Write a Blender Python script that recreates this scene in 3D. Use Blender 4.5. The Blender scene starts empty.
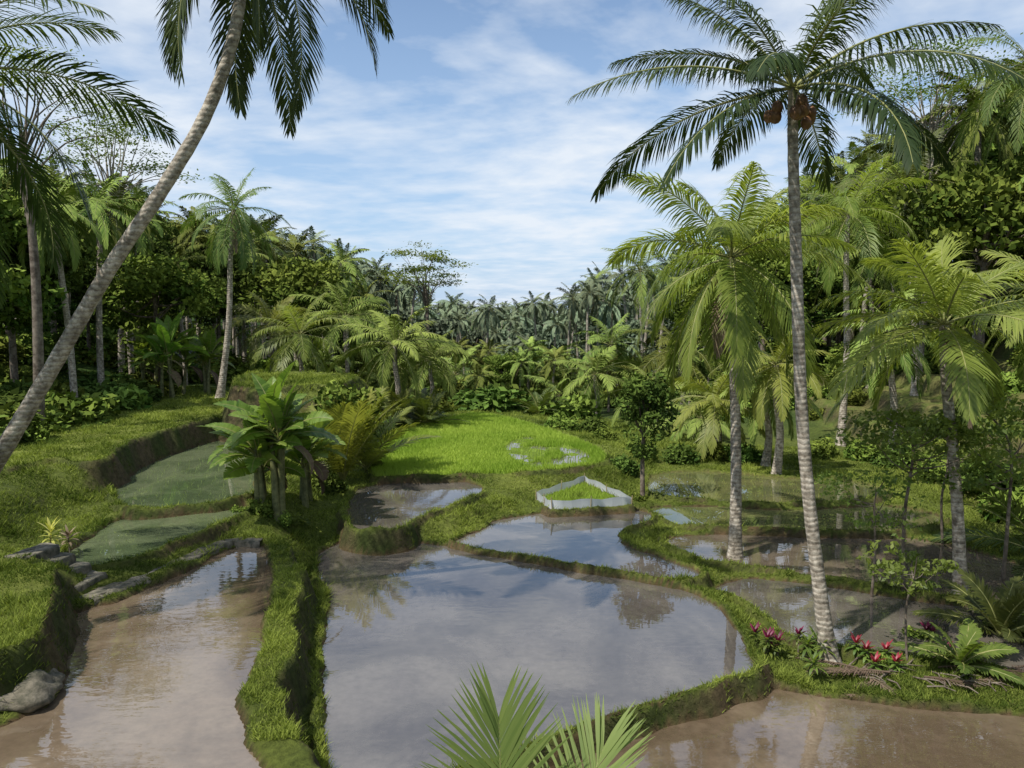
import bpy, math, random, time
import numpy as np
from mathutils import Vector
T00=time.time()
rng=np.random.default_rng(7); random.seed(7)
sc=bpy.context.scene
# ------------------------------------------------------------------ camera / survey
CAMZ=6.0; FPX=769.0; HOR=310.0
PITCH=math.atan((384-HOR)/FPX)
cam_d=bpy.data.cameras.new("camera"); cam=bpy.data.objects.new("camera",cam_d)
sc.collection.objects.link(cam); cam.location=(0,0,CAMZ)
cam.rotation_euler=(math.pi/2-PITCH,0,0)
cam_d.sensor_width=36; cam_d.lens=FPX/1024*36; cam_d.clip_start=0.1; cam_d.clip_end=4000
sc.camera=cam
def _dir(px,py):
    x=(px-512)/FPX; u=(384-py)/FPX
    return np.array([x, math.cos(PITCH)+u*math.sin(PITCH), -math.sin(PITCH)+u*math.cos(PITCH)])
def P(px,py,z):                 # survey: sight line to a level
    d=_dir(px,py); t=(z-CAMZ)/d[2]; return np.array([d[0]*t,d[1]*t,z])
def SD(px,py,dep):              # survey: sight line at a measured distance
    d=_dir(px,py); t=dep/d[1]; return np.array([d[0]*t,dep,CAMZ+d[2]*t])
# ------------------------------------------------------------------ materials
def newmat(name):
    m=bpy.data.materials.new(name); m.use_nodes=True; nt=m.node_tree; nt.nodes.clear()
    return m,nt,nt.nodes.new('ShaderNodeOutputMaterial')
def N(nt,t,**k):
    n=nt.nodes.new(t)
    for a,b in k.items(): setattr(n,a,b)
    return n
def mixc(nt,fac,a,b,mode='MIX'):
    n=nt.nodes.new('ShaderNodeMix'); n.data_type='RGBA'; n.blend_type=mode
    for s,v in ((n.inputs[0],fac),(n.inputs[6],a),(n.inputs[7],b)):
        if isinstance(v,(float,int)): s.default_value=v
        elif isinstance(v,tuple): s.default_value=(v[0],v[1],v[2],1)
        else: nt.links.new(v,s)
    return n.outputs[2]
def noise(nt,scale,detail=4,rough=.55,coord='Object',dist=0.0,vscale=None):
    tc=N(nt,'ShaderNodeTexCoord'); n=N(nt,'ShaderNodeTexNoise')
    n.inputs['Scale'].default_value=scale; n.inputs['Detail'].default_value=detail
    n.inputs['Roughness'].default_value=rough; n.inputs['Distortion'].default_value=dist
    out=tc.outputs[coord]
    if vscale:
        mp=N(nt,'ShaderNodeMapping'); mp.inputs['Scale'].default_value=vscale
        nt.links.new(out,mp.inputs[0]); out=mp.outputs[0]
    nt.links.new(out,n.inputs['Vector']); return n.outputs['Fac']
def ramp(nt,f,a,b,c0=(0,0,0),c1=(1,1,1)):
    r=N(nt,'ShaderNodeValToRGB'); r.color_ramp.elements[0].position=a; r.color_ramp.elements[1].position=b
    r.color_ramp.elements[0].color=(*c0,1); r.color_ramp.elements[1].color=(*c1,1)
    nt.links.new(f,r.inputs[0]); return r.outputs[0]
def bump(nt,f,strength,dist,bsdf):
    b=N(nt,'ShaderNodeBump'); b.inputs['Strength'].default_value=strength; b.inputs['Distance'].default_value=dist
    nt.links.new(f,b.inputs['Height']); nt.links.new(b.outputs[0],bsdf.inputs['Normal'])
def leafmat(name,c1,c2,trans=.35,rough=.45,tint=(1.25,1.3,.6),var=.35,spec=.3,simple=False):
    m,nt,o=newmat(name)
    at=N(nt,'ShaderNodeAttribute',attribute_name='rnd')
    out=mixc(nt,at.outputs['Fac'],c1,c2)
    if var>0:
        oi=N(nt,'ShaderNodeObjectInfo'); mr=N(nt,'ShaderNodeMapRange')
        mr.inputs[3].default_value=1-var; mr.inputs[4].default_value=1+var
        nt.links.new(oi.outputs['Random'],mr.inputs[0])
        hs=N(nt,'ShaderNodeHueSaturation'); nt.links.new(out,hs.inputs['Color']); nt.links.new(mr.outputs[0],hs.inputs['Value'])
        mr2=N(nt,'ShaderNodeMapRange'); mr2.inputs[3].default_value=.465; mr2.inputs[4].default_value=.51
        nt.links.new(oi.outputs['Random'],mr2.inputs[0]); nt.links.new(mr2.outputs[0],hs.inputs['Hue']); out=hs.outputs[0]
    if simple:
        p=N(nt,'ShaderNodeBsdfDiffuse'); nt.links.new(out,p.inputs[0])
    else:
        p=N(nt,'ShaderNodeBsdfPrincipled'); p.inputs['Roughness'].default_value=rough
        p.inputs['Specular IOR Level'].default_value=spec; nt.links.new(out,p.inputs['Base Color'])
    if trans>0:
        t=N(nt,'ShaderNodeBsdfTranslucent'); nt.links.new(mixc(nt,1.0,out,tint,'MULTIPLY'),t.inputs[0])
        ms=N(nt,'ShaderNodeMixShader'); ms.inputs[0].default_value=trans
        nt.links.new(p.outputs[0],ms.inputs[1]); nt.links.new(t.outputs[0],ms.inputs[2]); nt.links.new(ms.outputs[0],o.inputs[0])
    else: nt.links.new(p.outputs[0],o.inputs[0])
    return m
def solid(name,c1,c2,scale=6,rough=.8,bstr=.4,bd=.02,vscale=None,wave=None):
    m,nt,o=newmat(name); p=N(nt,'ShaderNodeBsdfPrincipled'); p.inputs['Roughness'].default_value=rough
    f=noise(nt,scale,6,.65,vscale=vscale); col=mixc(nt,ramp(nt,f,.38,.62),c1,c2)
    if wave:
        tc=N(nt,'ShaderNodeTexCoord'); w=N(nt,'ShaderNodeTexWave',bands_direction='Z')
        w.inputs['Scale'].default_value=wave; w.inputs['Distortion'].default_value=3.5; w.inputs['Detail'].default_value=3; w.inputs['Detail Scale'].default_value=2
        nt.links.new(tc.outputs['Object'],w.inputs[0])
        col=mixc(nt,1.0,col,ramp(nt,w.outputs['Fac'],.0,.3,(.72,.69,.66)),'MULTIPLY')
        f2=noise(nt,2.2,4,.6); col=mixc(nt,1.0,col,ramp(nt,f2,.35,.65,(.62,.6,.56),(1.15,1.13,1.1)),'MULTIPLY')
        f=w.outputs['Fac']
    nt.links.new(col,p.inputs['Base Color']); bump(nt,f,bstr,bd,p); nt.links.new(p.outputs[0],o.inputs[0]); return m
M_palm=leafmat('palm_leaf',(.045,.085,.02),(.16,.21,.045),.3,.45)
M_palmH=leafmat('palm_leaf_tall',(.025,.05,.015),(.09,.13,.03),.25,.5,var=.1,spec=.15)
M_palmY=leafmat('palm_leaf_young',(.11,.16,.025),(.35,.38,.085),.42,.45,var=.15)
M_fg=leafmat('palm_leaf_near',(.10,.16,.04),(.25,.31,.09),.35,.5,var=0,spec=.2)
M_palmI=leafmat('palm_leaf_grove',(.055,.10,.024),(.23,.285,.065),.0,.35,simple=True,var=.45)
M_palmHaze=leafmat('palm_leaf_hazed',(.075,.115,.075),(.22,.265,.155),0,.4,simple=True)  # distance haze painted in: leaf colour paler and bluer
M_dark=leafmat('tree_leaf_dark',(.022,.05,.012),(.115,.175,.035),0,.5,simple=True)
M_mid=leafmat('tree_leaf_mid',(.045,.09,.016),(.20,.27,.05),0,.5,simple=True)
M_treeHaze=leafmat('tree_leaf_hazed',(.065,.095,.065),(.175,.22,.135),0,.5,simple=True)  # aerial haze put into the leaf colour of distant trees
M_light=leafmat('leaf_light',(.08,.15,.03),(.22,.31,.065),.45,.5,var=.15)
M_airy=leafmat('albizia_leaf',(.05,.10,.02),(.16,.24,.05),.4,.5,var=.1,simple=True)
M_ban=leafmat('banana_leaf',(.06,.14,.02),(.23,.36,.07),.4,.35,var=.1)
M_dry=leafmat('dry_leaf',(.10,.07,.045),(.26,.2,.13),.2,.8,(1,.9,.7))
M_red=leafmat('red_leaf',(.10,.012,.02),(.33,.03,.06),.3,.4,(1.2,.8,.8))
M_yel=leafmat('yellow_leaf',(.35,.36,.06),(.6,.55,.2),.35,.4)
M_grass=leafmat('grass_blade',(.065,.10,.018),(.33,.385,.08),.3,.6,var=0,simple=True)
M_rice=leafmat('rice_blade',(.21,.33,.04),(.43,.54,.10),.35,.6,var=0,simple=True)
M_rice2=leafmat('rice_blade_sparse',(.16,.23,.07),(.32,.40,.14),.3,.6,var=0,simple=True)
M_trunk=solid('palm_trunk',(.2,.17,.135),(.56,.51,.43),9,.9,.35,.02,wave=3.2)
M_bark=solid('bark',(.07,.05,.035),(.22,.18,.14),5,.9,.5,.03)
M_stem=solid('banana_stem',(.08,.09,.03),(.2,.2,.08),8,.6,.2,.01)
M_rachis=solid('rachis',(.16,.18,.05),(.28,.27,.09),8,.5,.1,.005)
M_nut=solid('coconut',(.10,.045,.02),(.24,.12,.05),9,.5,.1,.01)
M_stone=solid('stone',(.05,.05,.03),(.19,.165,.12),6,.9,.8,.05)
M_step=solid('step_stone',(.05,.05,.032),(.21,.185,.135),5,.9,.6,.04)
M_plastic=leafmat('plastic_sheet',(.6,.62,.66),(.75,.77,.8),.4,.4,(1,1,1),var=0)
M_bamboo=solid('bamboo',(.25,.2,.1),(.4,.33,.18),8,.6,.1,.01)
# ------------------------------------------------------------------ mesh builder
class MB:
    def __init__(s): s.V=[];s.F=[];s.M=[];s.R=[];s.n=0;s.mats=[]
    def add(s,V,F,mat,r=.5,):
        V=np.asarray(V,float).reshape(-1,3);F=np.asarray(F,int).reshape(-1,4)
        if mat not in s.mats: s.mats.append(mat)
        s.V.append(V);s.F.append(F+s.n);s.n+=len(V)
        s.M.append(np.full(len(F),s.mats.index(mat)))
        r=np.asarray(r,float); s.R.append(np.full(len(F),float(r)) if r.ndim==0 else r)
    def mesh(s,name,smooth=False):
        V=np.concatenate(s.V);F=np.concatenate(s.F);m=bpy.data.meshes.new(name)
        m.vertices.add(len(V)); m.vertices.foreach_set('co',V.astype(np.float32).ravel())
        m.loops.add(F.size); m.loops.foreach_set('vertex_index',F.astype(np.int32).ravel())
        m.polygons.add(len(F)); m.polygons.foreach_set('loop_start',np.arange(0,F.size,4,dtype=np.int32))
        for k in s.mats: m.materials.append(k)
        m.polygons.foreach_set('material_index',np.concatenate(s.M).astype(np.int32))
        m.update(calc_edges=True)
        a=m.attributes.new('rnd','FLOAT','FACE'); a.data.foreach_set('value',np.clip(np.concatenate(s.R),0,1).astype(np.float32))
        if smooth: m.polygons.foreach_set('use_smooth',np.ones(len(F),bool))
        return m
def obj(name,mesh,loc=(0,0,0),rz=0,s=1,parent=None):
    o=bpy.data.objects.new(name,mesh); sc.collection.objects.link(o); o.location=loc
    o.rotation_euler=(0,0,rz); o.scale=(s,s,s) if np.isscalar(s) else s
    if parent: o.parent=parent
    return o
def nz(a): return a/np.maximum(np.linalg.norm(a,axis=-1,keepdims=True),1e-9)
def tube(mb,pts,rad,mat,n=8,r=.5,cap=False):
    pts=np.asarray(pts,float);rad=np.asarray(rad,float);K=len(pts)
    t=nz(np.gradient(pts,axis=0)); ref=np.array([1,.13,0.05]) if abs(t[:,2]).mean()>.5 else np.array([0,0,1.])
    u=nz(np.cross(t,ref));v=np.cross(t,u);a=np.linspace(0,2*np.pi,n,endpoint=False)
    V=pts[:,None]+rad[:,None,None]*(u[:,None]*np.cos(a)[None,:,None]+v[:,None]*np.sin(a)[None,:,None])
    i=np.arange(K-1)[:,None]*n;j=np.arange(n)[None];j2=(j+1)%n
    F=np.stack([i+j,i+j2,i+n+j2,i+n+j],-1).reshape(-1,4)
    mb.add(V.reshape(-1,3),F,mat,r)
def frond(mb,o,az,e0,bend,L,nl,LL,mat,rm=None,droop=.5,width=.045,rnd=.5,roll=0,nseg=2,s0=.12,phi=(1.15,.45),prof=None,vee=.2,jit=.1,side_curve=0.0,pw=1.2,tipf=.35,rr=.028):
    S=14; s=np.linspace(0,1,S+1); a=e0-bend*s**pw; dl=L/S
    azs=az+side_curve*s**2
    T=np.stack([np.cos(a)*np.cos(azs),np.cos(a)*np.sin(azs),np.sin(a)],-1)
    Pn=np.vstack([[0,0,0],np.cumsum(T[:-1]*dl,0)])+np.asarray(o)
    tube(mb,Pn,np.linspace(rr,rr*.18,S+1),rm or M_rachis,4,rnd)
    sk=np.linspace(s0,.995,nl); 
    I=lambda A: np.stack([np.interp(sk,s,A[:,k]) for k in range(3)],-1)
    p=I(Pn);t=nz(I(T)); azk=np.interp(sk,s,azs)
    side=np.stack([-np.sin(azk),np.cos(azk),0*azk],-1);nn=np.cross(t,side)
    side,nn=side*math.cos(roll)+nn*math.sin(roll), nn*math.cos(roll)-side*math.sin(roll)
    for sg in (-1,1):
        x=(sk-s0)/(1-s0)
        l=LL*(np.sin(np.pi*np.clip(.12+.62*x,0,1))**.8*(1-x**3*(1-tipf)))*(1+rng.normal(0,jit,nl)*.6)
        ph=phi[0]+(phi[1]-phi[0])*x+rng.normal(0,jit,nl)
        d0=t*np.cos(ph)[:,None]+sg*side*np.sin(ph)[:,None]+nn*vee
        d0=nz(d0)
        wp=prof or ([.45,1,.06] if nseg==2 else [.45,1,.8,.05])
        cur=p.copy(); rows=[]
        dk=np.clip(droop*(1+rng.normal(0,.25,nl)),0,3)
        wv=nz(np.cross(d0,nn)); 
        for k in range(nseg+1):
            w=wv*width*.5*wp[k]
            rows.append(np.stack([cur-w,cur+w],1))
            if k<nseg:
                d=nz(d0+np.array([0,0,-1.])*(dk*((k+.35)/nseg)*1.5)[:,None]); cur=cur+d*(l/nseg)[:,None]
        V=np.stack(rows,1)
        b=(np.arange(nl)*(nseg+1)*2)[:,None]+np.arange(nseg)[None]*2
        F=np.stack([b,b+1,b+3,b+2],-1).reshape(-1,4)
        r=np.repeat(rnd+rng.normal(0,.13,nl),nseg)
        mb.add(V.reshape(-1,3),F,mat,r)
def sphere(mb,c,r,mat,rn=.5):
    a=np.linspace(0,np.pi,7);b=np.linspace(0,2*np.pi,9)[:-1]
    V=np.array([[math.sin(x)*math.cos(y),math.sin(x)*math.sin(y),math.cos(x)*1.2] for x in a for y in b])*r+np.asarray(c)
    i=np.arange(6)[:,None]*8;j=np.arange(8)[None];j2=(j+1)%8
    mb.add(V,np.stack([i+j,i+8+j,i+8+j2,i+j2],-1).reshape(-1,4),mat,rn)
def crown(mb,c,nf,L,nl,LL,mat,emax=75,emin=-30,droop=.5,width=.05,bend=(.7,1.3),nseg=2,dead=0,nuts=0,base=.5,az0=0,rr=.028,azs=None):
    for i in range(nf):
        q=(i+.5)/nf; az=az0+i*2.39996+rng.normal(0,.12)
        e=math.radians(emax+(emin-emax)*q**.85)+rng.normal(0,.08)
        b=bend[0]+(bend[1]-bend[0])*math.sin(math.pi*min(q*.75+.1,1))+rng.normal(0,.12)
        Lk=L*(.75+.3*min(1,q*3))*rng.uniform(.88,1.08)
        frond(mb,c,az,e,b,Lk,nl,LL,mat,droop=droop*rng.uniform(.8,1.3),width=width,rnd=base+.35*(.5-q)+rng.normal(0,.1),roll=rng.normal(0,.35),nseg=nseg,side_curve=rng.normal(0,.3),rr=rr)
    for i in range(dead):
        frond(mb,np.asarray(c)-[0,0,.15],rng.uniform(0,6.28),math.radians(-50),.6,L*.7,nl//2,LL*.6,M_dry,droop=1.4,width=width,rnd=.4,nseg=nseg,rm=M_dry,rr=rr)
    for i in range(nuts):
        a=(i%3)*2.1+rng.normal(0,.25)+2.6;r_=rng.uniform(.22,.42);p_=np.asarray(c)+[math.cos(a)*r_,math.sin(a)*r_,-.28-rng.uniform(0,.3)]
        tube(mb,[np.asarray(c),(np.asarray(c)+p_)/2+[0,0,.08],p_],[.02,.015,.01],M_rachis,4); sphere(mb,p_,rng.uniform(.085,.115),M_nut)
def catmull(pts,k=6,closed=False):
    pts=np.asarray(pts,float);n=len(pts);out=[]
    rngi=range(n) if closed else range(n-1)
    for i in rngi:
        g=(lambda j:pts[j%n]) if closed else (lambda j:pts[min(max(j,0),n-1)])
        p0,p1,p2,p3=g(i-1),g(i),g(i+1),g(i+2)
        for u in np.arange(k)/k:
            out.append(.5*((2*p1)+(-p0+p2)*u+(2*p0-5*p1+4*p2-p3)*u*u+(-p0+3*p1-3*p2+p3)*u**3))
    if not closed: out.append(pts[-1])
    return np.array(out)
def palm(name,path,r0,r1,**k):
    path=np.asarray(path);b=path[0].copy();pt=catmull(path-b,8)
    mb=MB();q=np.linspace(0,1,len(pt));tube(mb,pt,r1+(r0-r1)*(1-q)**.8+.12*np.exp(-q*14)+.004*np.sin(np.arange(len(pt))*2.3),M_trunk,12)
    crown(mb,pt[-1],**k); return obj(name,mb.mesh(name),b)
def leaves(mb,c,size,mat,rnd,up=.6,asp=.5):
    n=len(c); nrm=nz(rng.normal(0,1,(n,3))+[0,0,up]); u=nz(np.cross(nrm,rng.normal(0,1,(n,3))));v=np.cross(nrm,u)
    s=size*rng.uniform(.6,1.25,(n,1)); V=np.stack([c-u*s,c-v*s*asp,c+u*s,c+v*s*asp],1)
    mb.add(V.reshape(-1,3),np.arange(n*4).reshape(-1,4),mat,rnd)
def tree(h,cr,ch,ncl,per,ls,mat,seed,flat=1.0,tr=.22,clr=None,limbs=8,lean=.0,bark=None):
    mb=MB(); bark=bark or M_bark
    cz=h-ch; top=np.array([lean,0,cz])
    pt=catmull([[0,0,-.5],[rng.normal(0,.15),rng.normal(0,.15),cz*.5],top,top+[rng.normal(0,.3),rng.normal(0,.3),ch*.6]],5)
    tube(mb,pt,np.linspace(tr,tr*.25,len(pt)),bark,7)
    d=nz(rng.normal(0,1,(ncl,3))+[0,0,.25]); rad=rng.uniform(.45,1,(ncl,1))
    C=top+d*rad*[cr,cr,ch]; C[:,2]+=rng.normal(0,.1*ch,ncl)
    for i in range(min(limbs,ncl)):
        s=pt[int(len(pt)*.45)]+(top-pt[int(len(pt)*.45)])*rng.uniform(0,1); m=(s+C[i])/2+[0,0,-.08*cr]
        tube(mb,catmull([s,m,C[i]],4),np.linspace(tr*.4,tr*.08,9),bark,5)
    clr=clr or cr*.34
    for i in range(ncl):
        n=int(per*rng.uniform(.6,1.3)); q=nz(rng.normal(0,1,(n,3)))*rng.uniform(.25,1,(n,1))**.5*clr*rng.uniform(.75,1.3)*[1,1,.65*flat]
        b=rng.uniform(.1,.75)
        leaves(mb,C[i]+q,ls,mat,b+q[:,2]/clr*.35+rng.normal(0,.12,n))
    return mb
# ------------------------------------------------------------------ terraces (plan)
def poly(lv,pts,k=4):
    a=np.array([P(x,y,lv)[:2] for x,y in pts]); return catmull(a,k,closed=True) if k>1 else a
T=[]
def terr(key,lv,kind,w,bh,pts,k=4): T.append(dict(key=key,lv=lv,kind=kind,w=w,bh=bh,p=poly(lv,pts,k)))
terr('A',.6,'w',.5,.13,[(118,602),(180,576),(232,549),(262,547),(268,570),(266,610),(256,655),(237,700),(246,745),(262,840),(-160,840),(-90,750),(0,728),(52,695),(52,655),(60,625),(90,608)])
terr('B',0,'w',.18,.08,[(318,560),(345,541),(400,541),(470,551),(560,567),(640,580),(698,597),(728,622),(744,650),(750,668),(700,687),(640,705),(600,717),(500,755),(430,785),(380,840),(330,840),(328,760),(325,700),(326,640),(332,600)])
terr('C',.48,'w',.22,.08,[(360,490),(400,483),(455,481),(482,489),(470,498),(442,509),(415,519),(395,530),(356,529),(350,510)])
terr('D',.1,'w',.18,.08,[(500,520),(560,512),(600,511),(640,511),(650,519),(618,531),(628,547),(668,561),(697,573),(682,580),(600,568),(540,557),(475,547),(455,541),(480,531)])
terr('E',.3,'f',.15,.03,[(538,500),(584,484),(629,505),(552,509)],1)
terr('F',.64,'r',.2,.08,[(374,446),(395,434),(440,421),(480,414),(530,424),(590,445),(606,458),(585,467),(530,473),(470,475),(400,477),(372,475)])
terr('G1',1.05,'g',.25,.1,[(118,488),(114,472),(160,453),(200,439),(240,438),(252,460),(254,488),(235,500),(190,505),(140,510),(122,504)])
terr('G2',.9,'g',.3,.1,[(115,522),(150,515),(200,511),(240,506),(240,514),(190,536),(135,558),(85,566),(60,560),(90,540)])
terr('T1',1.85,'f',.3,.06,[(-120,500),(0,470),(50,459),(90,461),(108,452),(128,440),(160,430),(200,420),(240,408),(230,397),(150,401),(60,411),(-120,430)])
terr('T2',1.35,'f',.15,.05,[(-160,560),(0,564),(30,560),(44,576),(42,603),(22,638),(-10,653),(-160,688)])
terr('T3',3.0,'f',.4,.1,[(246,388),(330,386),(345,377),(262,374)])
terr('H1',.1,'g2',.2,.09,[(655,476),(700,472),(790,479),(855,482),(885,496),(780,504),(690,499),(650,493)])
terr('H2',0,'g3',.18,.09,[(655,508),(720,507),(790,511),(890,507),(940,519),(900,531),(790,530),(690,526),(662,518)])
terr('H3',-.12,'w2',.2,.09,[(670,540),(730,534),(800,536),(900,538),(960,547),(1010,562),(1100,580),(1100,603),(960,598),(860,583),(760,569),(700,559)])
terr('H4',-.2,'w',.22,.09,[(718,588),(760,579),(850,591),(950,606),(1120,624),(1120,700),(1000,668),(900,655),(840,648),(795,638),(772,622),(745,600)])
terr('I',-.3,'w',.3,.12,[(560,770),(610,742),(690,712),(760,690),(830,698),(920,710),(1120,733),(1150,840),(420,840),(490,800)])
for t in T: t['bb']=(t['p'].min(0),t['p'].max(0))
def sdist(x,y,p):
    d=np.full(x.shape,1e9);ins=np.zeros(x.shape,bool);n=len(p)
    for i in range(n):
        ax,ay=p[i];bx,by=p[(i+1)%n];ex,ey=bx-ax,by-ay
        wx,wy=x-ax,y-ay;k=np.clip((wx*ex+wy*ey)/(ex*ex+ey*ey+1e-12),0,1)
        d=np.minimum(d,(wx-ex*k)**2+(wy-ey*k)**2)
        if ay!=by:
            c=((ay>y)!=(by>y))&(x<ex*(y-ay)/(by-ay)+ax); ins^=c
    d=np.sqrt(d);return np.where(ins,-d,d)
ss=lambda a,b,x:(lambda t:t*t*(3-2*t))(np.clip((x-a)/(b-a),0,1))
def wob(x,y,f): return np.sin(x*f+1.3*np.sin(y*f*.7+1))*np.sin(y*f*1.1+1.7*np.sin(x*f*.6+2))
def fbm(x,y,f,o=4):
    r=0;a=1
    for k in range(o): r=r+a*wob(x+k*7.3+y*.31,y-k*3.1-x*.27,f*2.03**k);a*=.55
    return r/2
def big(x,y):
    z=-11*ss(42,150,y)+11*ss(230,420,y)+ np.clip((7-y)*.6,0,4.3)
    L=np.maximum(0,-(7+.13*y)-x); z=z+1.8*ss(0,5,L)+np.minimum(.27*np.maximum(0,L-6),15)+11*ss(42,150,y)*ss(0,25,L)*.6
    R=np.maximum(0,x-(9.5+.14*y)); zr=np.minimum(.42*R,16)
    st=.9; fr=zr/st-np.floor(zr/st); zt=(np.floor(zr/st)+ss(.6,1,fr))*st
    k=(1-ss(60,90,y)); z=z+zt*k+zr*(1-k)+11*ss(42,150,y)*ss(0,25,R)*.6
    return z+.25*fbm(x,y,.12,3)*ss(30,60,y)
def hf_full(x,y):
    D=np.full((len(T),x.size),50.0)
    jit=.05*wob(x,y,2.1)+.03*wob(x+3,y,5.3)
    for i,t in enumerate(T):
        lo,hi=t['bb'];m=(x>lo[0]-6)&(x<hi[0]+6)&(y>lo[1]-6)&(y<hi[1]+6)
        if m.any(): D[i,m]=sdist(x[m],y[m],t['p'])+jit[m]*(.3 if t['key']=='E' else 1)
    lv=np.array([t['lv'] for t in T]);w=1/(np.maximum(D,0)+.3)**4
    idw=(w*lv[:,None]).sum(0)/w.sum(0);dm=D.min(0);near=D.argmin(0)
    k=ss(.4,6,dm);z=(idw-.05)*(1-k)+big(x,y)*k
    z+= .06*fbm(x,y,1.3)*ss(.3,1.5,dm)+.025*fbm(x,y,4)
    ins=dm<0; lvi=lv[near]
    zin=np.array([-.08 if t['kind'] in('w','w2','g','g3') else (-.04 if t['kind']=='g2' else 0) for t in T])[near]+lvi
    zin=zin+np.where(np.array([t['kind'] in 'rf' for t in T])[near],.025*fbm(x,y,1.5),.01*fbm(x,y,2.))
    z=np.where(ins,zin,z)
    for i,t in enumerate(T):
        d=D[i];ok=(d>0)&(d<t['w']+3)&(~ins|(lvi<t['lv']-.04))
        wv=t['w']*(1+.3*wob(x,y,.9)+.15*wob(x,y,3.))
        c=t['lv']+t['bh']*ss(0,.12,d)*(1+.4*wob(x+9,y,2.6))-3.0*np.maximum(0,d-wv)+.06*fbm(x+5,y,3.)*(d>.05)
        z=np.where(ok,np.maximum(z,c),z)
    dry=(dm>.04)|(ins&(z>lvi+.03))
    return z,near,dm,dry
def axis(fine0,fine1,step,lo,hi,g):
    a=list(np.arange(fine0,fine1,step));s=step;v=a[-1]
    while v<hi: s=min(s*g,25);v+=s;a.append(v)
    s=step;v=fine0;b=[]
    while v>lo: s=min(s*g,25);v-=s;b.append(v)
    return np.array(b[::-1]+a)
xs=axis(-14,14,.065,-700,700,1.03);ys=axis(7.5,26,.065,-30,1100,1.025)
X,Y=np.meshgrid(xs,ys);nx,ny=len(xs),len(ys)
z,near,dm,dry=hf_full(X.ravel(),Y.ravel());Z=z.reshape(ny,nx);NE=near.reshape(ny,nx);DM=dm.reshape(ny,nx);DR=dry.reshape(ny,nx)
gy,gx=np.gradient(Z,ys,xs);SL=np.hypot(gx,gy);slope=SL.ravel()
def samp(A,x,y):
    x=np.asarray(x,float);y=np.asarray(y,float)
    i=np.clip(np.searchsorted(xs,x)-1,0,nx-2);j=np.clip(np.searchsorted(ys,y)-1,0,ny-2)
    u=np.clip((x-xs[i])/(xs[i+1]-xs[i]),0,1);v=np.clip((y-ys[j])/(ys[j+1]-ys[j]),0,1)
    return A[j,i]*(1-u)*(1-v)+A[j,i+1]*u*(1-v)+A[j+1,i]*(1-u)*v+A[j+1,i+1]*u*v
def hf(x,y): return samp(Z,x,y)
def nearest(A,x,y): return A[np.clip(np.searchsorted(ys,y)-1,0,ny-2),np.clip(np.searchsorted(xs,x)-1,0,nx-2)]
def gz(x,y): return float(hf(np.array([float(x)]),np.array([float(y)]))[0])
print('height',time.time()-T00)
x,y=X.ravel(),Y.ravel()
g1=np.array([.07,.10,.02]);g2=np.array([.20,.235,.05]);mud=np.array([.13,.09,.05]);wall=np.array([.125,.092,.06])
n1=np.clip(.5+.6*fbm(x,y,.8),0,1)[:,None];n2=np.clip(.5+.8*fbm(x+20,y,3.1),0,1)[:,None]
col=g1*(1-n1)+g2*n1
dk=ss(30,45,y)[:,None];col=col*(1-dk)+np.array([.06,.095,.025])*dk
R=np.maximum(0,x-(9.5+.14*y));hm=(ss(.5,2,R)*(1-ss(60,80,y)))[:,None]
col=col*(1-hm)+(np.array([.12,.17,.035])*(1-n2)+np.array([.19,.17,.07])*n2)*hm
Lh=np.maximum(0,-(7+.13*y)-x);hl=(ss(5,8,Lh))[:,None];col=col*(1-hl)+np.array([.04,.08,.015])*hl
sl=(ss(.8,1.8,slope+.7*fbm(x,y,1.7)))[:,None]*.9;n3=np.clip(.5+1.1*fbm(x+7,y,1.9),0,1)[:,None];col=col*(1-sl)+(wall*(1-n3)+np.array([.055,.075,.022])*n3)*sl
kd=np.array([t['kind'] for t in T])[near]
for k,c in (('w',mud),('w2',mud),('g',mud*.8),('g3',mud*.8),('g2',np.array([.14,.13,.05])),('r',np.array([.17,.25,.035])),('f',g2)):
    if k in 'rf': m=(dm<0)&(kd==k);col[m]=c*(.8+.4*n2[m])
    else: m=(~dry)&(kd==k);col[m]=c
i=(np.arange(ny-1)[:,None]*nx+np.arange(nx-1)[None]).ravel()
mb=MB()
mt,nt,o=newmat('terrain_soil_grass');p=N(nt,'ShaderNodeBsdfPrincipled');p.inputs['Roughness'].default_value=.9;p.inputs['Specular IOR Level'].default_value=.15
at=N(nt,'ShaderNodeAttribute',attribute_name='tint');f=noise(nt,7,8,.7)
nt.links.new(mixc(nt,1.0,at.outputs['Color'],ramp(nt,f,.3,.7,(.45,.45,.4),(1.45,1.4,1.3)),'MULTIPLY'),p.inputs['Base Color'])
bump(nt,noise(nt,14,8,.78),1.0,.1,p);nt.links.new(p.outputs[0],o.inputs[0])
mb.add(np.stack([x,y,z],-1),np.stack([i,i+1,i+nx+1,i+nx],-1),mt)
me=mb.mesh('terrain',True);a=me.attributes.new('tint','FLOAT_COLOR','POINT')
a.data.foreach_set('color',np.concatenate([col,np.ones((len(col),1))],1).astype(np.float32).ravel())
obj('terrain',me)
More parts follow.
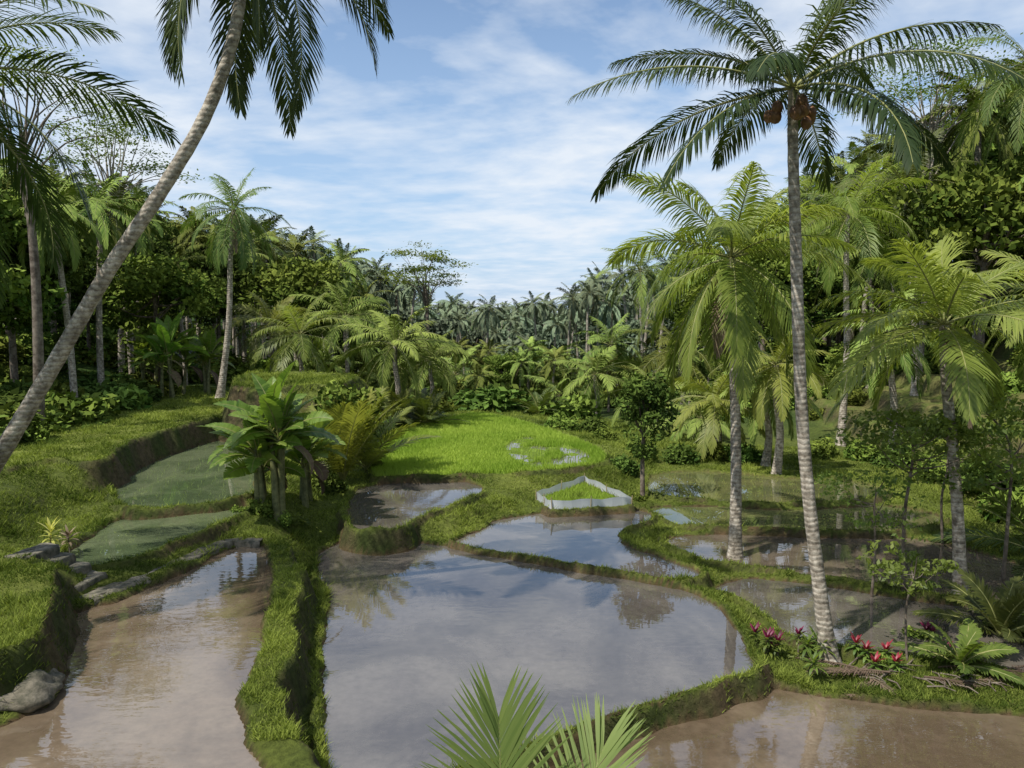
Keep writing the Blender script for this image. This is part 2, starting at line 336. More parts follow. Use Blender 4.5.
# ------------------------------------------------------------------ water
def watermat(name,c1,c2,rip=.0,scale=.35,ior=2.4):
    m,nt,o=newmat(name);p=N(nt,'ShaderNodeBsdfPrincipled');p.inputs['Roughness'].default_value=.01;p.inputs['IOR'].default_value=ior
    f=noise(nt,scale,7,.6,dist=.8);f2=noise(nt,6,6,.7)
    c=mixc(nt,ramp(nt,f,.40,.60),c1,c2);c=mixc(nt,1.0,c,ramp(nt,f2,.35,.62,(.85,.85,.84),(1.08,1.08,1.08)),'MULTIPLY')
    nt.links.new(c,p.inputs['Base Color'])
    if rip: r=noise(nt,3,2,.5,vscale=(1,2.2,1));bump(nt,r,rip,.05,p)
    nt.links.new(p.outputs[0],o.inputs[0]);return m
Wm={'w':watermat('muddy_water',(.085,.073,.062),(.15,.13,.108),.02),'w2':watermat('mud_water_brown',(.10,.077,.057),(.155,.122,.09),.02),
    'g':watermat('green_water',(.07,.095,.045),(.13,.155,.08),0,.5,2.3),'g3':watermat('olive_water',(.09,.10,.04),(.15,.145,.06))}
WA=watermat('muddy_water_warm',(.11,.078,.05),(.19,.142,.095),.05,ior=2.25)
def watersheet(p,lv,mat,grow=.12):
    n=len(p);t=np.roll(p,-1,0)-np.roll(p,1,0);nr=nz(np.stack([t[:,1],-t[:,0]],-1))
    area=.5*np.sum(p[:,0]*np.roll(p[:,1],-1)-np.roll(p[:,0],-1)*p[:,1])
    if area<0: nr=-nr
    q=p+nr*grow;m=bpy.data.meshes.new('paddy_water')
    V=[(a,b,lv) for a,b in q];F=list(range(n));F=F if area>0 else F[::-1]
    m.from_pydata(V,[],[F]);m.materials.append(mat);m.update();return obj('paddy_water',m)
for t in T:
    if t['kind'] in Wm: watersheet(t['p'],t['lv'],WA if t['key'] in('A','I') else Wm[t['kind']])
    if t['kind']=='g2': watersheet(t['p'],t['lv'],Wm['g3'])
PUD=poly(.64,[(505,446),(530,437),(575,448),(592,460),(560,467),(520,464)])
watersheet(PUD,.64,Wm['w'],0)
# ------------------------------------------------------------------ grass and rice
def blades(name,x,y,z,h,w,mat,rnd,lean=.35):
    n=len(x);b=np.stack([x,y,z],-1);a=rng.uniform(0,np.pi,n);u=np.stack([np.cos(a),np.sin(a),0*a],-1)*(w/2)[:,None]
    ln=rng.normal(0,1,(n,3))*lean;ln[:,2]=1;tp=b+ln*h[:,None]
    V=np.stack([b-u,b+u,tp+u*.15,tp-u*.15],1);mb=MB();mb.add(V.reshape(-1,3),np.arange(4*n).reshape(-1,4),mat,rnd);return obj(name,mb.mesh(name))
def inside(p,x,y): return sdist(x,y,p)<-.03
KD=np.array([t['kind'] for t in T])
n=1000000;dd=9*np.exp(rng.uniform(0,math.log(45/9.),n));an=rng.uniform(-.66,.66,n);x=dd*np.tan(an);y=dd
z=hf(x,y);dm=nearest(DM,x,y);kd=KD[nearest(NE,x,y)];sl=samp(SL,x,y)
keep=(nearest(DR,x,y)|(kd=='f'))&((sl<.9)|(rng.random(n)<.42*np.exp(-.35*sl)+.3*(fbm(x,y,1.9)>.2)))&(dm<7)&(fbm(x,y,2.2)>-.7*rng.random(n)-.02)
x,y,z,sl=x[keep],y[keep],z[keep],sl[keep];dl=y
tus=np.clip(fbm(x+40,y,2.6)-.25,0,1)
h=(.022+.04*np.clip(.5+fbm(x,y,1.7),0,1.2)+.16*tus)*rng.uniform(.5,1.6,len(x))*(1+dl/60);w=.009+.0008*dl
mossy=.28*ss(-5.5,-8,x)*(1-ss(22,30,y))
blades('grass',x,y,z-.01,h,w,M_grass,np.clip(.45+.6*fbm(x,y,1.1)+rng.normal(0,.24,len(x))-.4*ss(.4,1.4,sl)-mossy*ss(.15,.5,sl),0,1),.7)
print('grass',len(x),time.time()-T00)
def fill(key,n):
    t=[q for q in T if q['key']==key][0];lo,hi=t['bb'];x=rng.uniform(lo[0],hi[0],n);y=rng.uniform(lo[1],hi[1],n);m=inside(t['p'],x,y);return t,x[m],y[m]
t,x,y=fill('F',110000);z=hf(x,y);pud=inside(PUD,x,y)
k=~pud|(rng.random(len(x))<.06)|(fbm(x,y,1.2)>.35);x,y,z=x[k],y[k],z[k]
blades('rice_field',x,y,z,rng.uniform(.08,.18,len(x)),np.full(len(x),.028),M_rice,np.clip(.5+.6*fbm(x,y,.5)+rng.normal(0,.15,len(x)),0,1))
t,x,y=fill('E',9000);blades('seedling_bed',x,y,hf(x,y),rng.uniform(.08,.14,len(x)),np.full(len(x),.025),M_rice,rng.uniform(.3,.8,len(x)),.2)
def rows(key,sp,ang,per,hh,mat,name,ww=.02):
    t=[q for q in T if q['key']==key][0];lo,hi=t['bb'];a=np.arange(-40,40,sp);U,W=np.meshgrid(a,a);c,s=math.cos(ang),math.sin(ang)
    cx,cy=(lo+hi)/2;x=(cx+U*c-W*s).ravel();y=(cy+U*s+W*c).ravel();m=(x>lo[0])&(x<hi[0])&(y>lo[1])&(y<hi[1]);x,y=x[m],y[m];m=inside(t['p'],x,y)
    x=np.repeat(x[m],per)+rng.normal(0,sp*.14,m.sum()*per);y=np.repeat(y[m],per)+rng.normal(0,sp*.14,m.sum()*per)
    k=(fbm(x,y,.6)>-.7+.6*rng.random(len(x)))&~nearest(DR,x,y);x,y=x[k],y[k]
    blades(name,x,y,np.full(len(x),t['lv']-.03),rng.uniform(.6,1.2,len(x))*hh,np.full(len(x),ww),mat,rng.uniform(0,1,len(x)),.3)
rows('G1',.32,.3,3,.10,M_rice2,'rice_seedlings',.015);rows('G2',.32,.35,2,.09,M_rice2,'rice_seedlings',.012)
rows('H1',.3,.1,3,.12,leafmat('rice_olive',(.17,.19,.05),(.31,.32,.10),.3,.6,var=0,simple=True),'rice_seedlings',.02);rows('H2',.4,.2,2,.08,M_rice2,'rice_seedlings')
# ------------------------------------------------------------------ hero palms
def G(px,py,z0=0):
    p=P(px,py,z0)
    for _ in range(6):
        zz=gz(p[0],p[1]);p=P(px,py,zz*.6+p[2]*.4)
    p[2]=zz;return p
b=np.array([-10.9,14.0,0]);b[2]=gz(b[0],b[1])-.1
palm('coconut_palm',[b,SD(0,455,14),SD(52,368,14),SD(110,268,14),SD(162,190,14),SD(208,110,14),SD(236,25,14),SD(243,-60,14),SD(244,-105,14)],.15,.085,nf=20,L=3.6,nl=84,LL=.85,mat=M_palmH,emax=70,emin=-62,droop=1.0,width=.034,nseg=3,bend=(.5,1.1),nuts=6,base=.45,az0=.6)
g=G(830,660,-.3);d=g[1]
palm('coconut_palm',[g-[0,0,.1],SD(821,600,d),SD(809,500,d),SD(801,400,d),SD(796,250,d),SD(793,150,d),SD(793,88,d)],.12,.078,nf=17,L=3.5,nl=90,LL=.78,mat=M_palmH,emax=62,emin=-10,droop=1.3,width=.031,nseg=3,bend=(.4,.95),nuts=12,dead=0,base=.25,az0=2.9)
g=G(735,560,0);d=g[1]
palm('coconut_palm',[g-[0,0,.1],SD(736,480,d),SD(735,400,d),SD(733,330,d),SD(731,258,d)],.135,.10,nf=25,L=3.4,nl=72,LL=.9,mat=M_palmY,emax=84,emin=-50,droop=.9,width=.042,nseg=3,bend=(.5,1.35),dead=2,nuts=5,base=.4)
g=G(961,600,-.3);d=g[1]
palm('coconut_palm',[g-[0,0,.1],SD(958,520,d),SD(952,440,d),SD(946,380,d),SD(944,325,d)],.12,.095,nf=20,L=2.9,nl=66,LL=.8,mat=M_palmY,emax=82,emin=-28,droop=.8,width=.042,nseg=3,bend=(.5,1.2),dead=1,base=.6,az0=1.2)
def palm2(px,pyb,pyt,dep,L,mat,px2=None,**k):
    c=SD(px2 if px2 is not None else px,pyt,dep);b=SD(px,pyb,dep);b[2]=gz(b[0],b[1])-.1
    kw=dict(nf=22,L=L,nl=40,LL=L*.24,mat=mat,emax=80,emin=-45,droop=.8,width=.055,bend=(.5,1.3));kw.update(k)
    return palm('coconut_palm',[b,b*.6+c*.4+[.15,0,0],b*.25+c*.75,c],.15,.09,**kw)
palm2(776,470,365,27,2.4,M_palmY);palm2(765,470,385,29,2.2,M_palmI)
palm2(843,380,215,34,4.0,M_palmY,848,dead=2,base=.3);palm2(218,350,210,36,2.9,M_palm,234,dead=1,width=.05,emin=-60)
palm2(1045,420,70,34,4.2,M_palm,1035);palm2(915,400,185,38,4.0,M_palm,905);palm2(870,400,250,42,4.0,M_palmI)
palm2(-200,420,75,13,4.0,M_palmH,-85,emin=-65,nl=60,width=.036,dead=1,nseg=3)
palm2(655,470,395,40,3.0,M_palmI);palm2(595,440,375,45,3.0,M_palmI);palm2(640,430,270,62,4.0,M_palmI);palm2(560,440,395,48,2.8,M_palmI);palm2(610,440,345,56,3.6,M_palmI)
palm2(395,420,345,36,3.2,M_palmI,base=.8);palm2(300,400,335,44,3.6,M_palmY,base=.3);palm2(345,400,318,50,4.0,M_palmI);palm2(430,400,360,48,3.6,M_palmI);palm2(270,380,325,48,3.4,M_palmY,base=.2);palm2(455,400,375,52,3.2,M_palmI)
palm2(715,470,400,31,2.6,M_palmY);palm2(700,470,420,36,2.4,M_palmI);palm2(1040,520,300,21,3.0,M_palmY,1060,base=.4);palm2(680,470,350,44,3.6,M_palmI);palm2(890,480,330,30,2.8,M_palmI)
# ------------------------------------------------------------------ banana, young palms, shrubs
def banana(name,loc,n=3,h=2.0,L=1.9):
    mb=MB()
    for k in range(n):
        o=np.array([rng.normal(0,.32),rng.normal(0,.3),0]);hh=h*rng.uniform(.6,1.05);ln=rng.normal(0,.12,2)
        c=o+[ln[0],ln[1],hh];tube(mb,catmull([o-[0,0,.2],(o+c)/2,c],4),np.linspace(.11,.05,9),M_stem,8)
        for i in range(9):
            q=i/9;LLk=L*rng.uniform(.7,1.1);dd_=(i==8 and k%2==0)
            frond(mb,c-[0,0,.15*q],i*2.4+rng.normal(0,.3),math.radians(84-62*q) if not dd_ else -.3,.6+1.0*q,LLk*(.7 if dd_ else 1),24,.29,M_dry if dd_ else M_ban,s0=.22,phi=(1.5,1.2),width=LLk*.76/24*rng.uniform(1.05,1.45),nseg=2,prof=[1,1,.85],droop=.12+.35*q,rnd=rng.uniform(.15,.95),vee=.3,jit=.035,tipf=.12,roll=rng.normal(0,.4),rr=.028)
    return obj(name,mb.mesh(name),loc)
def youngpalm(name,loc,n=12,L=2.4,mat=M_palm,emax=85,emin=15,w=.045,bend=(.3,.9),nl=40):
    mb=MB();crown(mb,(0,0,.1),n,L,nl,L*.26,mat,emax,emin,.35,w,bend,3,base=.5);return obj(name,mb.mesh(name),loc)
def tf(px,py,z0=0): g=G(px,py,z0);return g-[0,0,.03]
banana('banana_plant',tf(280,518,.8),5,2.2,1.8);banana('banana_plant',tf(256,508,.8),3,1.6,1.6);banana('banana_plant',tf(303,502,.8),3,1.5,1.4)
banana('banana_plant',tf(200,395,2.3),4,2.3,2);banana('banana_plant',tf(172,398,2.3),3,2.3,2);banana('banana_plant',tf(150,395,2.3),3,2.,2)
youngpalm('young_palm',tf(343,484,.9),15,3.4,M_palmY,88,55,bend=(.2,.7),nl=56);youngpalm('young_palm',tf(366,472,.9),12,2.6,M_palmY,nl=50,emin=30)
youngpalm('young_palm',tf(1000,640,-.2),12,1.5,M_palm);youngpalm('young_palm',tf(960,668,-.2),11,1.0,M_light,nl=30)
youngpalm('young_palm',tf(1045,560,-.2),14,2.8,M_palm,emin=0);youngpalm('young_palm',tf(540,415,.6),12,2.,M_palm);youngpalm('young_palm',tf(425,425,.9),14,2.2,M_palm)
youngpalm('young_palm',tf(395,425,.9),14,2.2,M_palm)
mb=MB();o0=np.array([-.02,3.75,1.75])
for az,e,bd,L,r in ((1.68,1.42,.3,1.96,.5),(.98,1.15,.5,1.84,.6),(2.9,.8,.8,1.5,.4),(.1,.7,.7,1.5,.4),(3.8,.7,.7,1.5,.4),(-1.2,.7,.8,1.5,.4)):
    frond(mb,(0,0,0),az,e,bd,L,50,.60,M_fg,droop=.14,width=.023,rnd=r+.05,nseg=3,s0=.42,phi=(1.45,.3),vee=.3,jit=.07,tipf=.75,rr=.016)
obj('young_palm',mb.mesh('young_palm'),o0)
def strap(mb,o,az,e0,bend,L,W,mat,rnd):
    s=np.linspace(0,1,7);a=e0-bend*s;t=np.stack([np.cos(a)*math.cos(az),np.cos(a)*math.sin(az),np.sin(a)],-1)
    p=np.vstack([[0,0,0],np.cumsum(t[:-1]*L/6,0)])+o;sd=np.array([-math.sin(az),math.cos(az),0]);w=W*.5*np.array([.35,.8,1,1,.85,.55,.05])
    V=np.stack([p-sd*w[:,None],p+sd*w[:,None]],1).reshape(-1,3);b=np.arange(6)*2;mb.add(V,np.stack([b,b+1,b+3,b+2],-1),mat,rnd)
def ti(name,loc,h,mat,n=3,L=.4,mat2=None):
    mb=MB()
    for k in range(n):
        o=np.array([rng.normal(0,.2),rng.normal(0,.2),0])*(n>1);c=o+[rng.normal(0,.06),rng.normal(0,.06),h*rng.uniform(.4,1)]
        tube(mb,[o-[0,0,.1],(o+c)/2,c],[.014,.012,.01],M_bark,5)
        for i in range(22):
            q=i/22;strap(mb,c-[0,0,q*.3*h],i*2.4,math.radians(70-75*q),.5+.9*q,L*rng.uniform(.6,1.1),.05,mat2 if(mat2 and q>.3) else mat,rng.random())
    return obj(name,mb.mesh(name),loc)
ti('cordyline_plant',tf(50,556,1.2),.9,M_yel,1,.34);ti('cordyline_plant',tf(70,556,1.2),.6,M_dry,1,.3)
ti('ti_plant',tf(775,655,-.2),.45,M_red,6,.22,M_light);ti('ti_plant',tf(872,662,-.2),.45,M_red,5,.22,M_light);ti('ti_plant',tf(935,650,-.2),.4,M_red,3,.22,M_light)
ti('cordyline_plant',tf(800,662,-.2),.35,M_light,4,.3)
BUSH=[]
for s,(mt_,l) in enumerate(((M_mid,.12),(M_dark,.13),(M_mid,.09),(M_light,.11))):
    mb=MB()
    for i in range(16):
        c=nz(rng.normal(0,1,3)+[0,0,.6])*rng.uniform(.3,.85)*[1,1,.8];c[2]=abs(c[2]);nn_=100;q=nz(rng.normal(0,1,(nn_,3)))*rng.uniform(.3,1,(nn_,1))**.5*.42
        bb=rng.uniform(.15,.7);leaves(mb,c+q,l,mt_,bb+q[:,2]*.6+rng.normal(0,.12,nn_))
    BUSH.append(mb.mesh('bush'))
def bush(px,py,s,k,z0=0):
    g=tf(px,py,z0);obj('shrub',BUSH[k],g-[0,0,.1*s],rng.uniform(0,6),s)
for a in ((262,512,.5,0),(292,520,.4,3),(330,492,.6,1),(322,484,.7,0),(376,468,.4,2),(815,655,.3,2),(790,655,.28,3),(885,665,.3,2),(915,640,.3,0),(985,655,.4,3),(1015,632,.6,0),(560,430,.9,0),(590,432,.8,1),(625,470,.6,1),(640,455,.8,0),(605,440,.7,2),(525,412,1.2,2),(490,402,1.3,0),(405,420,1.2,1),(440,415,1.3,0),(368,432,1.1,1),(350,430,1.2,0),(865,460,1.0,0),(900,466,1.,1),(940,475,1.1,0),(990,488,1.2,1),(1020,515,1.1,0),(820,455,1,2),(720,460,.9,0),(680,462,.8,1),(745,462,.9,1),(280,520,.35,2),(240,514,.3,0),(640,500,.3,0)): bush(*a)
def put(name,mb,loc,rz=0,s=1): return obj(name,mb.mesh(name),loc,rz,s)
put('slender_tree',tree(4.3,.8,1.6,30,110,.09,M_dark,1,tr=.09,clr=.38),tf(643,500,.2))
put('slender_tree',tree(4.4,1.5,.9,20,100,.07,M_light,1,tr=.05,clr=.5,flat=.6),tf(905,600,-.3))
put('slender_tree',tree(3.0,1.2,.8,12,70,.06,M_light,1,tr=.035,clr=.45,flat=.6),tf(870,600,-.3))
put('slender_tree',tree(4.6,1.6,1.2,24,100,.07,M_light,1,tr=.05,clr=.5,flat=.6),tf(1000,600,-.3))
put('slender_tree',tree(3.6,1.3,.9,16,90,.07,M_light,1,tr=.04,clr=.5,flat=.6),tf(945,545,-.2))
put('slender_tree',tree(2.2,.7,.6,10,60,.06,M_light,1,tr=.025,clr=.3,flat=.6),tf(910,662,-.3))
print('hero',time.time()-T00)
# ------------------------------------------------------------------ forest
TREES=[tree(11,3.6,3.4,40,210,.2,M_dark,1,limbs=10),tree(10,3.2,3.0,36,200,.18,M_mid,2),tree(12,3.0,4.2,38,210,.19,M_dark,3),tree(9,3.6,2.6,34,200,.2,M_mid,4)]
TREES=[t.mesh('tree') for t in TREES];TH=[11,10,12,9]
FART=[tree(11,3.8,3.4,30,110,.32,M_treeHaze,1,limbs=0).mesh('tree_far'),tree(10,3.4,3.4,28,110,.32,M_treeHaze,1,limbs=0).mesh('tree_far')]
def palmesh(h,mat,lean,L=3.9,w=.1,nl=28,nf=20,tr=1):
    mb=MB();pt=catmull([[0,0,-.5],[lean*.2,0,h*.4],[lean*.7,.1,h*.8],[lean,0,h]],4);tube(mb,pt,np.linspace(.2,.12,len(pt))*tr,M_trunk,6)
    crown(mb,pt[-1],nf,L,nl,L*.24,mat,80,-55,.9,w,(.5,1.3),2,dead=1,base=.5);return mb.mesh('palm')
PALMS=[palmesh(12,M_palmI,.8,3.4),palmesh(11,M_palmI,-.6,3.2),palmesh(16,M_palmHaze,1.4,3.0,w=.15,nl=16),palmesh(13,M_palmHaze,-.8,3.0,w=.15,nl=16)];PH=[13.8,12.8,17.5,14.5]
SKX=[-400,0,60,130,180,280,300,350,380,440,500,560,600,640,700,720,800,860,900,950,1000,1024,1400]
SKY_=[120,165,180,190,218,232,248,250,270,300,308,302,275,265,252,245,190,160,120,95,70,60,40]
root={}
for k in('forest','palm_grove','undergrowth'): root[k]=bpy.data.objects.new(k,None);sc.collection.objects.link(root[k])
def scatter(n,ymin,ymax,cond,pp,mind=2.2,half=.85):
    cnt=0;pts=[]
    for _ in range(n*12):
        if cnt>=n:break
        y=ymin*math.exp(rng.uniform(0,math.log(ymax/ymin)));x=y*rng.uniform(-half,half)
        if not cond(x,y):continue
        md=mind*(1+y/120)
        if any((x-a)**2+(y-b)**2<md*md for a,b in pts):continue
        pts.append((x,y));zg=gz(x,y);px=512+x/y*FPX;top=CAMZ+y*(HOR-np.interp(px,SKX,SKY_))/FPX
        ispalm=rng.random()<pp
        hav=(top-zg)*(rng.uniform(.8,1.12) if ispalm else rng.uniform(.6,.92))
        far=y>100
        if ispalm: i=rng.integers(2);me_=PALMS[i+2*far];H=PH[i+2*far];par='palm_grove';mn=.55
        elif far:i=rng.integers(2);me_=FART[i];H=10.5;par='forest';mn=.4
        else:i=rng.integers(4);me_=TREES[i];H=TH[i];par='forest';mn=.45
        s=hav/H
        if s<mn: s=mn if hav>0.25*H else 0
        if s==0: continue
        s=min(s,1.4 if y<80 else 1.5);o=obj('palm' if par=='palm_grove' else 'tree',me_,(x,y,zg-.2),rng.uniform(0,6.28),s,root[par]);cnt+=1
    print('scatter',cnt)
Lf=lambda x,y:-(7+.13*y)-x
Rf=lambda x,y:x-(9.5+.14*y)
scatter(80,20,60,lambda x,y:Lf(x,y)>(9 if y<30 else 5.5) and x>-.78*y,.45,mind=2.0)
scatter(120,55,130,lambda x,y:Lf(x,y)>-1 and x>-.78*y,.8,mind=2.2)
scatter(60,24,60,lambda x,y:Rf(x,y)>(7 if y<40 else 4)and x<.78*y,.45,mind=2.2)
scatter(100,55,130,lambda x,y:Rf(x,y)>-2 and x<.78*y,.75,mind=2.2)
def low(n,y0,y1,cond,h0,h1,pp):
    for _ in range(n):
        y=y0*math.exp(rng.uniform(0,math.log(y1/y0)));x=y*rng.uniform(-.6,.6)
        if not cond(x,y):continue
        zg=gz(x,y);H=min(rng.uniform(h0,h1),(6-y*rng.uniform(.03,.08))-zg)
        if H<2.5: continue
        if rng.random()<pp:i=rng.integers(2)+(2 if y>80 else 0);s_=max(.5,H/PH[i]*1.05);obj('palm',PALMS[i],(x,y,zg-.2-max(0,s_*PH[i]-H)),rng.uniform(0,6.28),s_,root['palm_grove'])
        else:i=rng.integers(4);obj('tree',TREES[i],(x,y,zg-.3),rng.uniform(0,6.28),H/TH[i]*.8,root['forest'])
low(280,46,125,lambda x,y:Lf(x,y)<1 and Rf(x,y)<1,4,11,.75)
scatter(380,105,420,lambda x,y:True,.75,mind=2.2,half=.4)
for _ in range(650):
    y=22*math.exp(rng.uniform(0,math.log(110/22.)));x=y*rng.uniform(-.75,.75);L_,R_=Lf(x,y),Rf(x,y)
    ok=(L_>5.5) or (R_>3 and rng.random()<(.22 if R_<9 and y<45 else .9)) or (y>42 and rng.random()<.8)
    if not ok:continue
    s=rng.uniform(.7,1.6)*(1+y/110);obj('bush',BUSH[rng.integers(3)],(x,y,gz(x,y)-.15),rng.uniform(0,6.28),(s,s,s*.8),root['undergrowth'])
def airy(px,pyt,dep,cr,ch,n,name='albizia_tree',mat=M_airy,per=90,ls=.12,bk=None):
    c=SD(px,pyt,dep);g=gz(c[0],c[1]);h=c[2]-g;mb=MB();bk=bk or M_trunk
    tp=np.array([0,0,h-ch*1.7]);tube(mb,catmull([[0,0,-.5],[.2,0,h*.4],tp],5),np.linspace(.2,.1,11),bk,8)
    for i in range(n):
        a=i*2.4;r=cr*math.sqrt((i+.5)/n)*rng.uniform(.8,1.15);q=np.array([math.cos(a)*r,math.sin(a)*r,h-ch*(r/cr)**2*.7-rng.uniform(0,1.1)*ch])
        tube(mb,catmull([tp-[0,0,rng.uniform(0,.2)*h],(tp+q)/2+[rng.normal(0,.2),rng.normal(0,.2),-.25],q],4),np.linspace(.045,.01,9),bk,5)
        m=int(per*rng.uniform(.5,1.4));d=rng.normal(0,1,(m,3))*[cr*.2,cr*.2,cr*.045];leaves(mb,q+d,ls,mat,rng.uniform(.2,.9)+d[:,2]*.3,up=2.5)
    return obj(name,mb.mesh(name),(c[0],c[1],g))
airy(108,102,42,3.0,2.4,30,per=150,ls=.10);airy(425,243,70,3.2,2.2,26,ls=.14,per=140,bk=M_bark);airy(935,38,40,3.6,2.4,28,per=150,ls=.1);airy(15,30,26,2.6,2,22,ls=.07,per=160,bk=M_bark)
# ------------------------------------------------------------------ steps, path, rock, fence, houses, dry fronds
def block(mb,c,ux,sx,sy,sz,mat,j=.02):
    ux=nz(np.array([ux[0],ux[1],0.]));uy=np.array([-ux[1],ux[0],0])
    rings=[];hs=[(-1,1),(.7,1),(.93,.97),(1,.9)]
    for hz,sc_ in hs:
        a=np.linspace(0,2*np.pi,20,endpoint=False);cx=np.sign(np.cos(a))*np.abs(np.cos(a))**.35;cy=np.sign(np.sin(a))*np.abs(np.sin(a))**.35
        rings.append(c+np.outer(cx*sx/2*sc_,ux)+np.outer(cy*sy/2*sc_,uy)+[0,0,hz*sz/2])
    rings.append(np.repeat((c+[0,0,sz/2])[None],20,0))
    V=np.array(rings);V+=np.repeat(rng.normal(0,j,(1,20,3)),5,0)*[1,1,.4];i=np.arange(4)[:,None]*20;jj=np.arange(20)[None];j2=(jj+1)%20
    mb.add(V.reshape(-1,3),np.stack([i+jj,i+j2,i+20+j2,i+20+jj],-1).reshape(-1,4),mat,.5)
mb=MB();s0=P(98,596,.6);s1=P(34,548,1.45);dv=s1-s0
for k in range(5):
    c=s0+dv*(k/4.);c[2]=.72+k*.17;block(mb,c-[0,0,.2],(dv[1],-dv[0]),.95,.46,.44,M_step)
obj('stone_steps',mb.mesh('stone_steps',False))
mb=MB();pt=catmull([P(88,602,.65),P(140,583,.65),P(190,560,.65),P(228,544,.65),P(262,543,.65)],8)
L_=[];dirs=nz(np.gradient(pt,axis=0));sd_=np.stack([-dirs[:,1],dirs[:,0],0*dirs[:,0]],-1);K=len(pt)
for off,zz in ((-.2,-.25),(-.19,.05),(-.16,.08),(0,.09),(.16,.08),(.2,.04),(.21,-.25)):
    L_.append(pt+sd_*off*(1+.2*np.sin(np.arange(K)*1.7))[:,None]+[0,0,zz]+rng.normal(0,.012,(K,3)))
V=np.array(L_);i=np.arange(6)[:,None]*K;j=np.arange(K-1)[None];mb.add(V.reshape(-1,3),np.stack([i+j,i+j+1,i+K+j+1,i+K+j],-1).reshape(-1,4),M_stone)
obj('stone_path',mb.mesh('stone_path'))
def rock(loc,s):
    import bmesh
    bm=bmesh.new();bmesh.ops.create_icosphere(bm,subdivisions=4,radius=1)
    for v in bm.verts:
        n_=v.co.copy();f_=.13*math.sin(n_.x*4+n_.y*3)+.1*math.sin(n_.z*5+n_.x*2)+.05*math.sin(n_.y*11+n_.z*9)
        v.co=n_*(1+f_);v.co.x*=s[0];v.co.y*=s[1];v.co.z*=s[2]
    m=bpy.data.meshes.new('boulder');bm.to_mesh(m);bm.free();m.materials.append(M_stone)
    for q in m.polygons:q.use_smooth=True
    obj('boulder',m,loc)
rock(P(22,690,.72),(.5,.6,.28));rock(P(50,660,.6),(.2,.28,.2))
te=[t for t in T if t['key']=='E'][0]['p'];mb=MB();cen=te.mean(0)
q=[]
for k in range(4):
    a_,b_=te[k],te[(k+1)%4]
    for u in np.arange(8)/8: q.append(a_+(b_-a_)*u)
q=np.array(q);q=cen+(q-cen)*1.05;n=len(q);q+=rng.normal(0,.02,q.shape);zz=np.full(n,.28);hh=.27+.03*np.sin(np.arange(n)*1.9)
fold=.04*np.sin(np.arange(n)*2.7)[:,None];B=np.c_[q+fold,zz-.05];Tt=np.c_[q,zz+hh]
V=np.stack([B,(B+Tt)/2+[.02,.02,0],Tt],1).reshape(-1,3);i=np.arange(n)*3;i2=((np.arange(n)+1)%n)*3
mb.add(V,np.concatenate([np.stack([i,i2,i2+1,i+1],-1),np.stack([i+1,i2+1,i2+2,i+2],-1)]),M_plastic,np.tile(rng.uniform(0,1,n),2))
for k in range(0,n,4): tube(mb,[B[k]-[0,0,.1],Tt[k]+[0,0,.08]],[.015,.015],M_bamboo,5)
obj('plastic_sheet_fence',mb.mesh('plastic_sheet_fence'))
M_wallh=solid('house_wall',(.3,.27,.23),(.4,.36,.3),3);M_roof=solid('roof_tiles',(.12,.10,.09),(.2,.17,.15),5,vscale=(1,1,6));M_win=solid('window_dark',(.03,.03,.03),(.05,.05,.05),3,.3)
def boxm(name,c,s,mat,par):
    c=np.array(c);s=np.array(s)/2;V=np.array([[x,y,z] for z in(-1,1) for x,y in((-1,-1),(1,-1),(1,1),(-1,1))])*s+c
    mb=MB();mb.add(V,[[0,3,2,1],[4,5,6,7],[0,1,5,4],[1,2,6,5],[2,3,7,6],[3,0,4,7]],mat);return obj(name,mb.mesh(name),parent=par)
def house(px,py,dep,rz):
    c=SD(px,py,dep);e=bpy.data.objects.new('tiled_roof_house',None);sc.collection.objects.link(e);e.location=(c[0],c[1],c[2]-4);e.rotation_euler=(0,0,rz)
    boxm('walls',(0,0,1),(8,6,4),M_wallh,e);boxm('door',(0,-3.03,.2),(1,.08,2.2),M_win,e)
    for sx in(-2.6,2.6):boxm('window',(sx,-3.03,1),(1.4,.08,1.2),M_win,e)
    mb=MB();V=[[-4.8,-3.8,2.9],[4.8,-3.8,2.9],[4.8,3.8,2.9],[-4.8,3.8,2.9],[-1.5,0,5.2],[1.5,0,5.2],[1.5,.01,5.2],[-1.5,.01,5.2]]
    mb.add(V,[[0,1,5,4],[2,3,7,6],[1,2,6,5],[3,0,4,7]],M_roof)
    obj('roof',mb.mesh('roof'),parent=e)
house(484,344,210,.3)
mb=MB();b0=G(845,678,-.2)
for k in range(13):
    o_=np.array([rng.uniform(.1,2.2),rng.uniform(-.3,.25),.05+.012*k*rng.random()]);frond(mb,o_,rng.normal(-.15,.5)+(math.pi if k%3==0 else 0),.12,.2,rng.uniform(.7,1.4),26,.22,M_dry,rm=M_dry,droop=.4,width=.016,rnd=rng.random(),nseg=2,vee=.1,jit=.2,rr=.02)
for k in range(26):
    a=rng.uniform(0,6.28);s_=np.array([rng.uniform(0,2.6),rng.uniform(-.4,.3),.05]);tube(mb,[s_,s_+[.4*math.cos(a*.3),.3*math.sin(a),.08],s_+[.8*math.cos(a*.3),.4*math.sin(a),.02]],[.018,.014,.008],M_bark,5)
obj('dry_frond_pile',mb.mesh('dry_frond_pile'),b0)
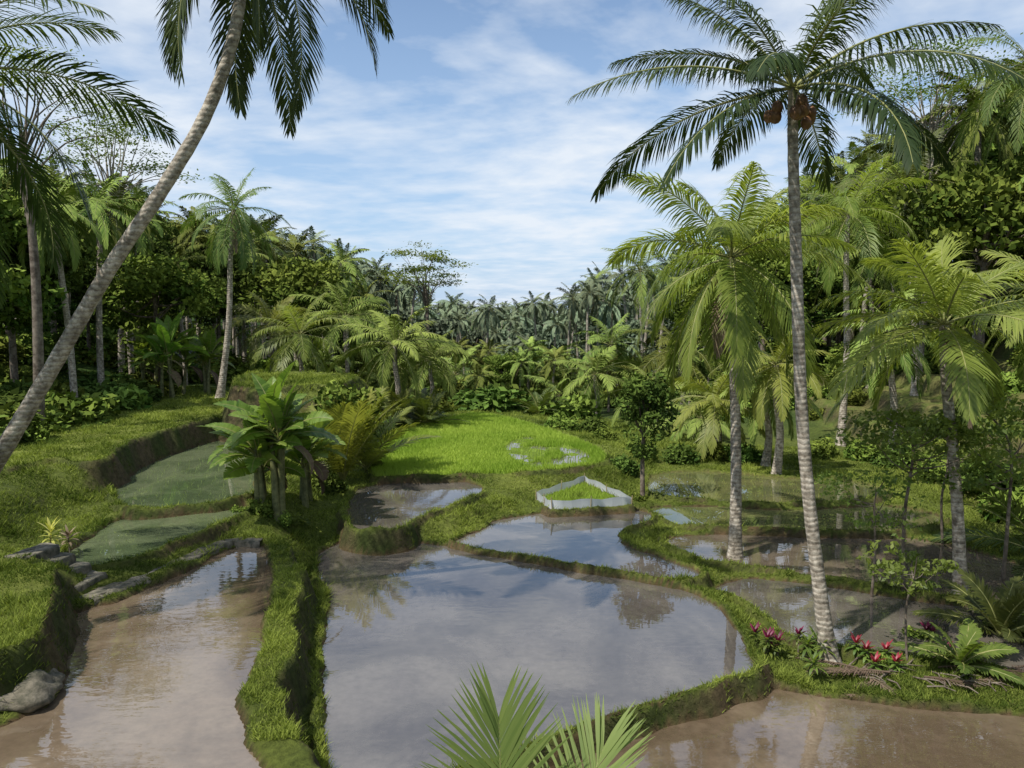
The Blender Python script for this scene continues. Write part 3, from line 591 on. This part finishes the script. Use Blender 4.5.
# ------------------------------------------------------------------ light
el=math.radians(57);sv=Vector((-.80*math.cos(el),-.60*math.cos(el),math.sin(el))).normalized()
sd=bpy.data.lights.new('sun','SUN');sd.energy=5;sd.angle=math.radians(.5);sd.color=(1,.96,.88);so=bpy.data.objects.new('sun',sd);sc.collection.objects.link(so)
so.rotation_euler=sv.to_track_quat('Z','Y').to_euler()
w=bpy.data.worlds.new("World");sc.world=w;w.use_nodes=True;nt=w.node_tree;nt.nodes.clear()
o=N(nt,'ShaderNodeOutputWorld');bg=N(nt,'ShaderNodeBackground');bg.inputs[1].default_value=.15
sk=N(nt,'ShaderNodeTexSky');sk.sky_type='NISHITA';sk.sun_disc=False;sk.sun_elevation=el;sk.sun_rotation=math.atan2(sv.x,sv.y);sk.air_density=1.0;sk.dust_density=.3;sk.ozone_density=2
tc=N(nt,'ShaderNodeTexCoord');sp=N(nt,'ShaderNodeSeparateXYZ');nt.links.new(tc.outputs['Generated'],sp.inputs[0])
def mth(op,a,b):
    n=N(nt,'ShaderNodeMath',operation=op)
    for k,v in enumerate((a,b)):
        if isinstance(v,(int,float)):n.inputs[k].default_value=v
        else:nt.links.new(v,n.inputs[k])
    return n.outputs[0]
zc=mth('ADD',mth('MAXIMUM',sp.outputs[2],0.0),.10);cx=mth('DIVIDE',sp.outputs[0],zc);cy=mth('DIVIDE',sp.outputs[1],zc)
cb=N(nt,'ShaderNodeCombineXYZ');nt.links.new(cx,cb.inputs[0]);nt.links.new(cy,cb.inputs[1])
mp=N(nt,'ShaderNodeMapping');mp.inputs['Scale'].default_value=(.8,.8,1);mp.inputs['Rotation'].default_value=(0,0,.5);nt.links.new(cb.outputs[0],mp.inputs[0])
n1=N(nt,'ShaderNodeTexNoise');n1.inputs['Scale'].default_value=1.0;n1.inputs['Detail'].default_value=7;n1.inputs['Roughness'].default_value=.58;n1.inputs['Distortion'].default_value=.35;nt.links.new(mp.outputs[0],n1.inputs[0])
n2=N(nt,'ShaderNodeTexNoise');n2.inputs['Scale'].default_value=6;n2.inputs['Detail'].default_value=4;nt.links.new(mp.outputs[0],n2.inputs[0])
f=mth('ADD',mth('MULTIPLY',n1.outputs['Fac'],.78),mth('MULTIPLY',n2.outputs['Fac'],.22))
cf=mth('MULTIPLY',ramp(nt,f,.42,.61),.9)
hz=ramp(nt,sp.outputs[2],0.0,.42,(.85,.85,.85),(0,0,0))
base=mixc(nt,hz,sk.outputs[0],(2.9,4.1,5.9))
nt.links.new(mixc(nt,cf,base,(5.6,6.0,6.5)),bg.inputs[0]);nt.links.new(bg.outputs[0],o.inputs[0])
sc.view_settings.view_transform='Standard';sc.view_settings.look='None';sc.view_settings.exposure=0
print('done',time.time()-T00)
